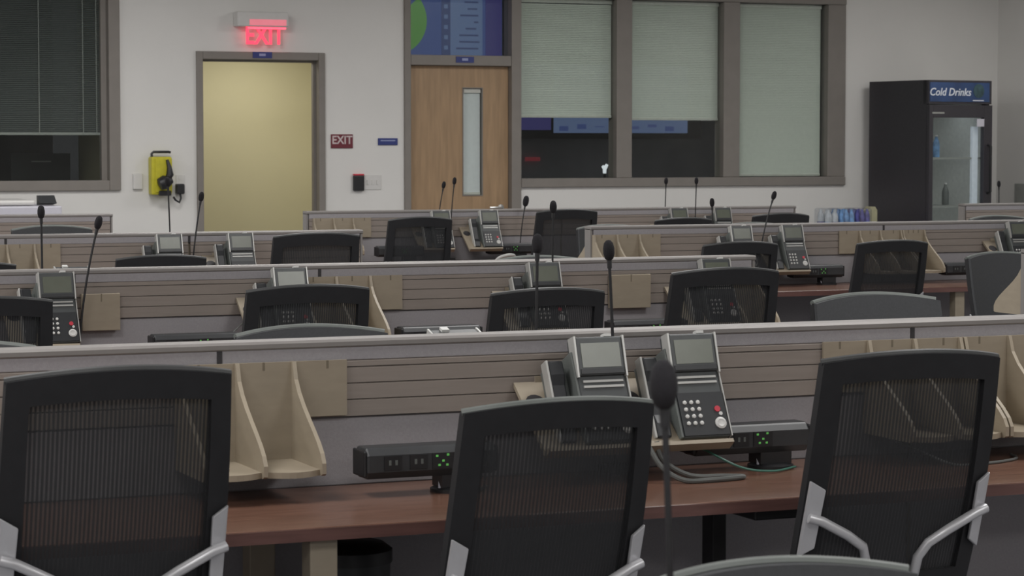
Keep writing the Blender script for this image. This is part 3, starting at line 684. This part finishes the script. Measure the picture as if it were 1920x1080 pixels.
# ------------------------------------------------------------------ power bars
def power_bar():
    t = thing('power_bar', '', 'power strip', (0, 0, 0), 0, 'black desktop power bars')
    MB().prism([(-.045, .06), (-.045, .10), (-.03, .118), (.03, .118), (.045, .10), (.045, .05), (.02, .043), (-.03, .043)], 'x', -.165, .165).build('bar', 'charcoal_plastic', t, bevel=.006)
    MB().box(-.172, -.163, -.042, .04, .048, .112).build('end_cap', 'black_plastic', t, bevel=.004); MB().box(.163, .172, -.042, .04, .048, .112).build('end_cap', 'black_plastic', t, bevel=.004)
    MB().box(.03, .12, -.03, .035, .012, .043).build('neck', 'black_plastic', t); MB().lathe([(.06, 0), (.06, .008), (.045, .014)], (.075, 0, 0), 16).build('foot', 'black_plastic', t)
    MB().tube([(.04, .01, .05), (.035, -.01, .02), (.03, -.02, .004)], .006).build('lead', 'pale_lilac_plastic', t)
    for x in (-.10, -.035):
        o = MB().box(x - .022, x + .022, -.0475, -.0445, .064, .098).build('socket', 'black_plastic', t)
        for q in (-.008, .008): MB().box(x + q - .003, x + q + .003, -.0485, -.047, .076, .088).build('slot', 'phone_side', o)
    o = MB().box(.0, .055, -.0475, -.0445, .062, .10).build('usb_port', 'black_plastic', t)
    for a, b in ((-.016, .012), (.012, .014), (-.010, -.010), (.010, -.010), (0, 0)): MB().box(.027 + a - .003, .027 + a + .003, -.0485, -.047, .081 + b - .0025, .081 + b + .0025).build('green_light', 'led_green', o)
    return t
pb = power_bar(); upb = [False]
for x, r, lb in ((2.09, 0, 'with green lights beside the tan sorter, '), (3.0, 0, 'under the phone with coiled cord, '), (2.50, 1, 'below slats with a trailing lead, '), (3.49, 1, 'just past the tan sorter, '), (4.40, 1, 'below the flat tan holder, '),
                 (7.27, 2, 'beside the phone keypad, '), (8.262, 2, 'beyond the slim tan leg, '), (6.80, 3, 'beside the white cable loop, '), (5.93, 3, 'next to the sorter at the doorway end, ')):
    BARS.append(place(pb, upb, x, ROW[r] - (.12 if (r, x) in ((0, 3.0), (2, 7.27), (3, 6.80)) else .20), 0, 'black desktop power bar ' + lb + RN[r], 'black desktop power bars', z=ZD))

# ------------------------------------------------------------------ microphones
def mic(x0, x1, y, ztop, label, k=1.0):
    """gooseneck: base at x0, head top at x1"""
    t = thing('gooseneck_microphone', label, 'microphone', (x0, y, ZD), 0, 'gooseneck desk microphones')
    MB().prism([(-.045, 0), (.045, 0), (.045, .02), (-.02, .03), (-.045, .028)], 'x', -.03, .03).build('base', 'black_plastic', t, bevel=.004)
    H = ztop - ZD; dx = x1 - x0
    path = []
    for i in range(9):
        s = i / 8; path.append((dx * (.35 * s + .65 * s * s) * .93, 0, .028 + (H - .075) * s))
    MB().tube(path, [.0055] + [.0042] * 8, 8).build('stem', 'black_plastic', t)
    d = (Vector(path[-1]) - Vector(path[-2])).normalized(); p = Vector(path[-1])
    r = .0145 * k; L = .052 * k
    q = Vector((0, 0, 1)).rotation_difference(d).to_matrix()
    MB().lathe([(r * .35, 0), (r * .75, L * .1), (r, L * .35), (r, L * .6), (r * .8, L * .85), (r * .4, L * .98), (.001, L)], p, 14, q).build('foam_head', 'foam_black', t)
    MB().lathe([(.006, -.02), (.0065, 0), (.006, .006)], p, 10, q).build('collar', 'black_plastic', t)
MIC = 'gooseneck microphone '
mic(2.655, 2.635, ROW[0] - .07, 1.328, MIC + 'rising between the two phones, ' + RN[0])
mic(2.56, 2.565, ROW[0] + .22, 1.335, MIC + 'on the exit side of the ' + RN[0])
mic(2.02, 2.017, ROW[1] + .24, 1.331, MIC + 'standing upright behind the cap of the ' + RN[1])
mic(2.075, 2.155, ROW[1] - .12, 1.300, MIC + 'leaning in front of the flat tan holder, ' + RN[1])
mic(4.04, 4.045, ROW[1] - .062, 1.337, MIC + 'standing upright behind a phone, ' + RN[1])
mic(3.49, 3.55, ROW[2] - .10, 1.312, MIC + 'before the doorway frame, ' + RN[2])
mic(3.478, 3.462, ROW[2] + .25, 1.385, MIC + 'before the yellow lantern, ' + RN[2])
mic(6.888, 6.998, ROW[2] - .10, 1.290, MIC + 'leaning beside the phone with clear keypad, ' + RN[2])
mic(6.785, 6.775, ROW[2] + .25, 1.242, 'short black gooseneck microphone on the exit side of the ' + RN[2])
mic(6.375, 6.44, ROW[3] + .25, 1.292, MIC + 'leaning before the wooden door, ' + RN[3])
mic(6.345, 6.385, ROW[3] - .10, 1.326, MIC + 'before the slim door glass, ' + RN[3])
mic(6.90, 6.945, ROW[3] - .065, 1.165, 'short gooseneck microphone beside a power bar, ' + RN[3], 1.5)
mic(8.215, 8.227, ROW[3] + .25, 1.309, MIC + 'before the middle sill, nearer the door, ' + RN[3])
mic(8.30, 8.312, ROW[3] - .08, 1.315, MIC + 'before the middle sill, nearer the cooler, ' + RN[3])
mic(11.185, 11.181, ROW[3] + .25, 1.267, MIC + 'beside the drinks cooler, ' + RN[3])
mic(1.262, 1.246, 2.50, 1.322, MIC + 'next to the row end, ' + RN[-1], 1.1)

# ------------------------------------------------------------------ mesh task chairs
PAD, RIM = [], []
def chair_proto():
    t = thing('mesh_chair', '', 'chair', (0, 0, 0), 0, 'black mesh task chairs')
    z0, H, WB = .52, .54, .465
    rec = math.tan(math.radians(16))
    NU, NV = 20, 14
    us = [-1 + 2 * i / NU for i in range(NU + 1)]; vs_ = [j / NV for j in range(NV + 1)]
    us[1], us[2] = -.90, -.80; us[-2], us[-3] = .90, .80; us[3] = -.7; us[-4] = .7
    vs_[-2], vs_[-3] = .955, .90; vs_[1] = .07
    def S(u, v, off):
        wv = WB * (1 - .03 * v + .02 * math.sin(PI * v)) / 2
        y = -.205 - rec * H * v - .035 * math.sin(PI * v) * .4 + .045 * u * u + off
        z = z0 + H * v + (.020 * (1 - u * u) if v > .5 else 0) * (v - .5) * 2
        return (u * wv, y, z)
    isf = lambda i, j: i < 2 or i >= NU - 2 or j >= NV - 2 or j < 1
    def solid(cells, a, b, smooth=True):
        m = MB(); idx = {}
        def V(i, j, s):
            k = (i, j, s)
            if k not in idx: idx[k] = len(m.v); m.v.append(S(us[i], vs_[j], a if s else b))
            return idx[k]
        for (i, j) in cells:
            m.f.append((V(i, j, 0), V(i + 1, j, 0), V(i + 1, j + 1, 0), V(i, j + 1, 0))); m.sm.append(smooth)
            m.f.append((V(i, j, 1), V(i, j + 1, 1), V(i + 1, j + 1, 1), V(i + 1, j, 1))); m.sm.append(smooth)
            for (di, dj, p, q) in ((-1, 0, (i, j + 1), (i, j)), (1, 0, (i + 1, j), (i + 1, j + 1)), (0, -1, (i, j), (i + 1, j)), (0, 1, (i + 1, j + 1), (i, j + 1))):
                if (i + di, j + dj) not in cells: m.f.append((V(*p, 0), V(*q, 0), V(*q, 1), V(*p, 1))[::-1]); m.sm.append(False)
        return m
    fr = {(i, j) for i in range(NU) for j in range(NV) if isf(i, j)}; me = {(i, j) for i in range(NU) for j in range(NV) if not isf(i, j)}
    bf = solid(fr, .012, -.014).build('back_frame', 'back_frame', t)
    ms = MB()
    for (i, j) in me: ms.add([S(us[i], vs_[j], 0), S(us[i + 1], vs_[j], 0), S(us[i + 1], vs_[j + 1], 0), S(us[i], vs_[j + 1], 0)], [(0, 1, 2, 3)], True)
    ms.build('back_mesh', 'chair_mesh', t)
    rim = [S(u, 1.0, 0.002) for u in us]
    MB().tube([(p[0], p[1], p[2] + .001) for p in rim], .0085, 8).build('top_rim', 'rim_dark', bf)
    allc = {(i, j) for i in range(NU) for j in range(NV) if j >= 1}
    PAD.append(solid(allc, .030, .0135).mesh('back_pad', 'pad_grey'))
    RIM.append(MB().tube([(p[0], p[1], p[2] + .001) for p in rim], .0085, 8).mesh('top_rim', 'rim_grey'))
    # silver brackets and bent carrier tubes
    for s in (-1, 1):
        b = MB()
        p = [S(s * .99, .50, -.018), S(s * .84, .46, -.018), S(s * .86, .20, -.018), S(s * 1.0, .16, -.018)]
        q = [(x, y - .012, z) for x, y, z in p]
        b.add(p + q, [(0, 1, 2, 3), (7, 6, 5, 4), (0, 4, 5, 1), (1, 5, 6, 2), (2, 6, 7, 3), (3, 7, 4, 0)])
        br = b.build('bracket', 'silver', t, bevel=.003)
        a = Vector(S(s * .98, .34, -.040))
        path = [a, (s * .20, a.y - .005, a.z - .008), (s * .13, a.y + .0, a.z - .045), (s * .085, a.y + .012, a.z - .075), (s * .068, a.y + .03, a.z - .11), (s * .066, a.y + .06, a.z - .19), (s * .07, a.y + .12, .425), (s * .075, .05, .415)]
        MB().tube(path, .0115, 10).build('carrier_tube', 'silver', t)
    # seat
    seat = MB(); n = 20; ring = []
    for lv, (k, z) in enumerate(((.90, .43), (1.0, .445), (1.0, .475), (.93, .492), (.5, .497))):
        for i in range(n):
            a = 2 * PI * i / n; c, s_ = math.cos(a), math.sin(a)
            e = .5
            x = .235 * k * math.copysign(abs(c) ** e, c); y = .02 + .235 * k * math.copysign(abs(s_) ** e, s_)
            ring.append((x, y, z))
    fs = [(l * n + i, l * n + (i + 1) % n, (l + 1) * n + (i + 1) % n, (l + 1) * n + i) for l in range(4) for i in range(n)] + [tuple(range(n - 1, -1, -1)), tuple(4 * n + i for i in range(n))]
    seat.add(ring, fs, True).build('seat', 'seat_fabric', t)
    MB().box(-.09, .09, -.11, .13, .385, .43).build('tilt_mechanism', 'black_plastic', t, bevel=.01)
    MB().lathe([(.028, .10), (.028, .26), (.015, .262), (.015, .40)], n=12).build('gas_lift', 'black_plastic', t)
    for i in range(5):
        a = 2 * PI * i / 5 + .3; c, s_ = math.cos(a), math.sin(a)
        MB().tube([(0, 0, .105), (c * .15, s_ * .15, .10), (c * .27, s_ * .27, .075)], [.028, .02, .015], 8).build('base_spoke', 'silver', t)
        MB().lathe([(.024, -.018), (.027, -.012), (.027, .012), (.024, .018)], (c * .27, s_ * .27, .0275), 12, Matrix.Rotation(a + PI / 2, 3, 'Z') @ Matrix.Rotation(PI / 2, 3, 'X')).build('caster', 'black_plastic', t)
    return t
ch = chair_proto(); uc = [False]
ZTOP = 1.08; BACK = .355
FIX = ('base_spoke', 'caster', 'gas_lift')
G1, G2 = 'chairs drawn up to the slatted side', 'chairs on the exit side of the rows'
def chair(x, ytop, ztop, label, far=False, yaw=0.0, pale=False):
    rz = (PI if far else 0) + math.radians(yaw)
    # the top of the back stays at (x, ytop) when the chair turns
    cx = x - math.sin(rz) * BACK
    cy = ytop + math.cos(rz) * BACK
    o = place(ch, uc, cx, cy, rz, label, G2 if far else G1, lift=ztop - ZTOP, fixed=FIX)
    if far:                               # these show their grey padded front
        p = bpy.data.objects.new('back_pad', PAD[0]); COL.objects.link(p); p.parent = o; p.location.z = ztop - ZTOP
    if far or pale:
        for c in o.children:
            if c.name.startswith('back_frame'):
                for g in c.children: g.data = RIM[0]
C = 'black mesh chair '
chair(1.165, 4.70, 1.135, C + 'showing striped mesh beside the tan sorter, ' + RN[0])
chair(2.115, 4.70, 1.035, C + 'lowered in front of the two phones, ' + RN[0], yaw=3, pale=True)
chair(2.995, 4.72, 1.105, C + 'with bent silver carrier tubes, ' + RN[0], yaw=-3)
chair(1.57, 8.2, 1.058, C + 'beside a phone dial, ' + RN[1])
chair(2.705, 8.2, 1.073, C + 'between the power bar and tan sorter, ' + RN[1])
chair(3.63, 8.2, 1.040, C + 'between the power bar and flat tan holder, ' + RN[1])
chair(4.365, 8.2, 1.100, C + 'at the aisle, phone visible through it, ' + RN[1])
chair(2.16, 11.7, 1.005, C + 'under the tan sorter facing the doorway, ' + RN[2])
chair(3.10, 11.7, 1.022, C + 'low before a phone facing the doorway, ' + RN[2])
chair(3.90, 11.7, 1.120, C + 'nearest the aisle facing the doorway, ' + RN[2])
chair(6.31, 11.7, 1.037, C + 'below a phone across the aisle, ' + RN[2])
chair(7.265, 11.7, 1.030, C + 'between the power bar and slim tan leg, ' + RN[2])
chair(5.825, 15.3, 1.074, C + 'before the wooden door with phone behind, ' + RN[3])
chair(6.90, 15.3, 1.114, C + 'beside a power bar below the first pane, ' + RN[3])
chair(7.80, 15.3, 1.046, C + 'below two microphones and the middle pane, ' + RN[3])
chair(8.57, 15.3, 1.068, C + 'at the end toward the bottle packs, ' + RN[3])
F_ = 'grey-rimmed black mesh chair, '
chair(2.21, 6.75, 1.046, F_ + 'exit side, middle seat, ' + RN[0], True)
chair(1.19, 6.75, 1.032, F_ + 'exit side, away from aisle, ' + RN[0], True)
chair(4.07, 6.72, 1.096, F_ + 'exit side, toward the aisle, ' + RN[0], True)
chair(4.45, 10.25, 1.056, F_ + 'exit side, aisle seat, ' + RN[1], True)
chair(6.94, 10.25, 1.030, F_ + 'exit side, across the aisle, ' + RN[1], True, 8)
chair(2.99, 13.75, 1.104, F_ + 'exit side by the copier aisle, ' + RN[2], True)
chair(6.46, 13.75, 1.063, F_ + 'exit side, aisle end, ' + RN[2], True)
chair(7.47, 13.75, 1.063, F_ + 'exit side, middle seat, ' + RN[2], True)
chair(9.30, 13.75, 1.086, F_ + 'exit side, cooler end, ' + RN[2], True)
chair(1.73, 3.15, .962, F_ + 'exit side, ' + RN[-1], True)

# ------------------------------------------------------------------ cords and small things
def cord(name, pts, r, m, label, cat='cable', parent=None):
    # smooth the control points
    P = [Vector(p) for p in pts]; out = []
    for i in range(len(P) - 1):
        p0, p1, p2, p3 = P[max(i - 1, 0)], P[i], P[i + 1], P[min(i + 2, len(P) - 1)]
        for k in range(6):
            s = k / 6; out.append(.5 * ((2 * p1) + (p2 - p0) * s + (2 * p0 - 5 * p1 + 4 * p2 - p3) * s * s + (3 * p1 - p0 - 3 * p2 + p3) * s ** 3))
    out.append(P[-1])
    if parent is not None: return MB().tube([p - Vector(parent.location) for p in out], r, 8).build(name, m, parent)
    o = MB().tube(out, r, 8).build(name, m); tag(o, label, cat); return o
cord('cord', [(2.665, 5.47, .862), (2.67, 5.43, .82), (2.69, 5.40, .775), (2.73, 5.36, .748), (2.80, 5.35, .747), (2.90, 5.37, .747), (2.86, 5.40, .747), (2.77, 5.41, .752), (2.71, 5.44, .79), (2.70, 5.455, .835)], .0065, 'cord_grey', None, parent=PHONES[1])
cord('network_cable', [(2.80, 5.58, .835), (2.86, 5.50, .80), (2.93, 5.44, .76), (3.02, 5.44, .746), (3.12, 5.50, .745)], .003, 'cord_green', 'thin green cable dropping from the phone, ' + RN[0])
cord('looped_lead', [(2.17, 5.49, .845), (2.19, 5.44, .885), (2.20, 5.40, .87), (2.195, 5.38, .80), (2.19, 5.40, .746), (2.25, 5.48, .744)], .004, 'cord_grey', None, parent=BARS[0])
cord('loose_lead', [(3.42, 5.53, .80), (3.46, 5.44, .775), (3.52, 5.38, .744), (3.62, 5.37, .744), (3.74, 5.42, .744), (3.78, 5.5, .744)], .004, 'cord_grey', 'dark lead on the worktop under the joint sorters, ' + RN[0])
cord('thin_lead', [(2.62, 8.98, .83), (2.69, 9.05, .87), (2.76, 9.12, .90), (2.80, 9.15, .905)], .003, 'cord_grey', 'thin lead rising to the tray below the slats, ' + RN[1])
cord('white_cable', [(6.70, 15.93, .744), (6.64, 15.88, .746), (6.58, 15.83, .748), (6.60, 15.80, .775), (6.66, 15.79, .79), (6.70, 15.80, .785), (6.72, 15.82, .76)], .012, 'cord_white', 'white cable loop on the worktop of the ' + RN[3])
t = thing('waste_bin', 'black rounded bin under the worktop beside the tan panel leg', 'bin', (1.88, 5.42, 0))
MB().lathe([(.075, 0), (.095, .58), (.095, .60)], n=20).build('body', 'charcoal_plastic', t); MB().lathe([(.10, .595), (.10, .625), (.08, .64), (.02, .645)], n=20).build('lid', 'black_plastic', t)
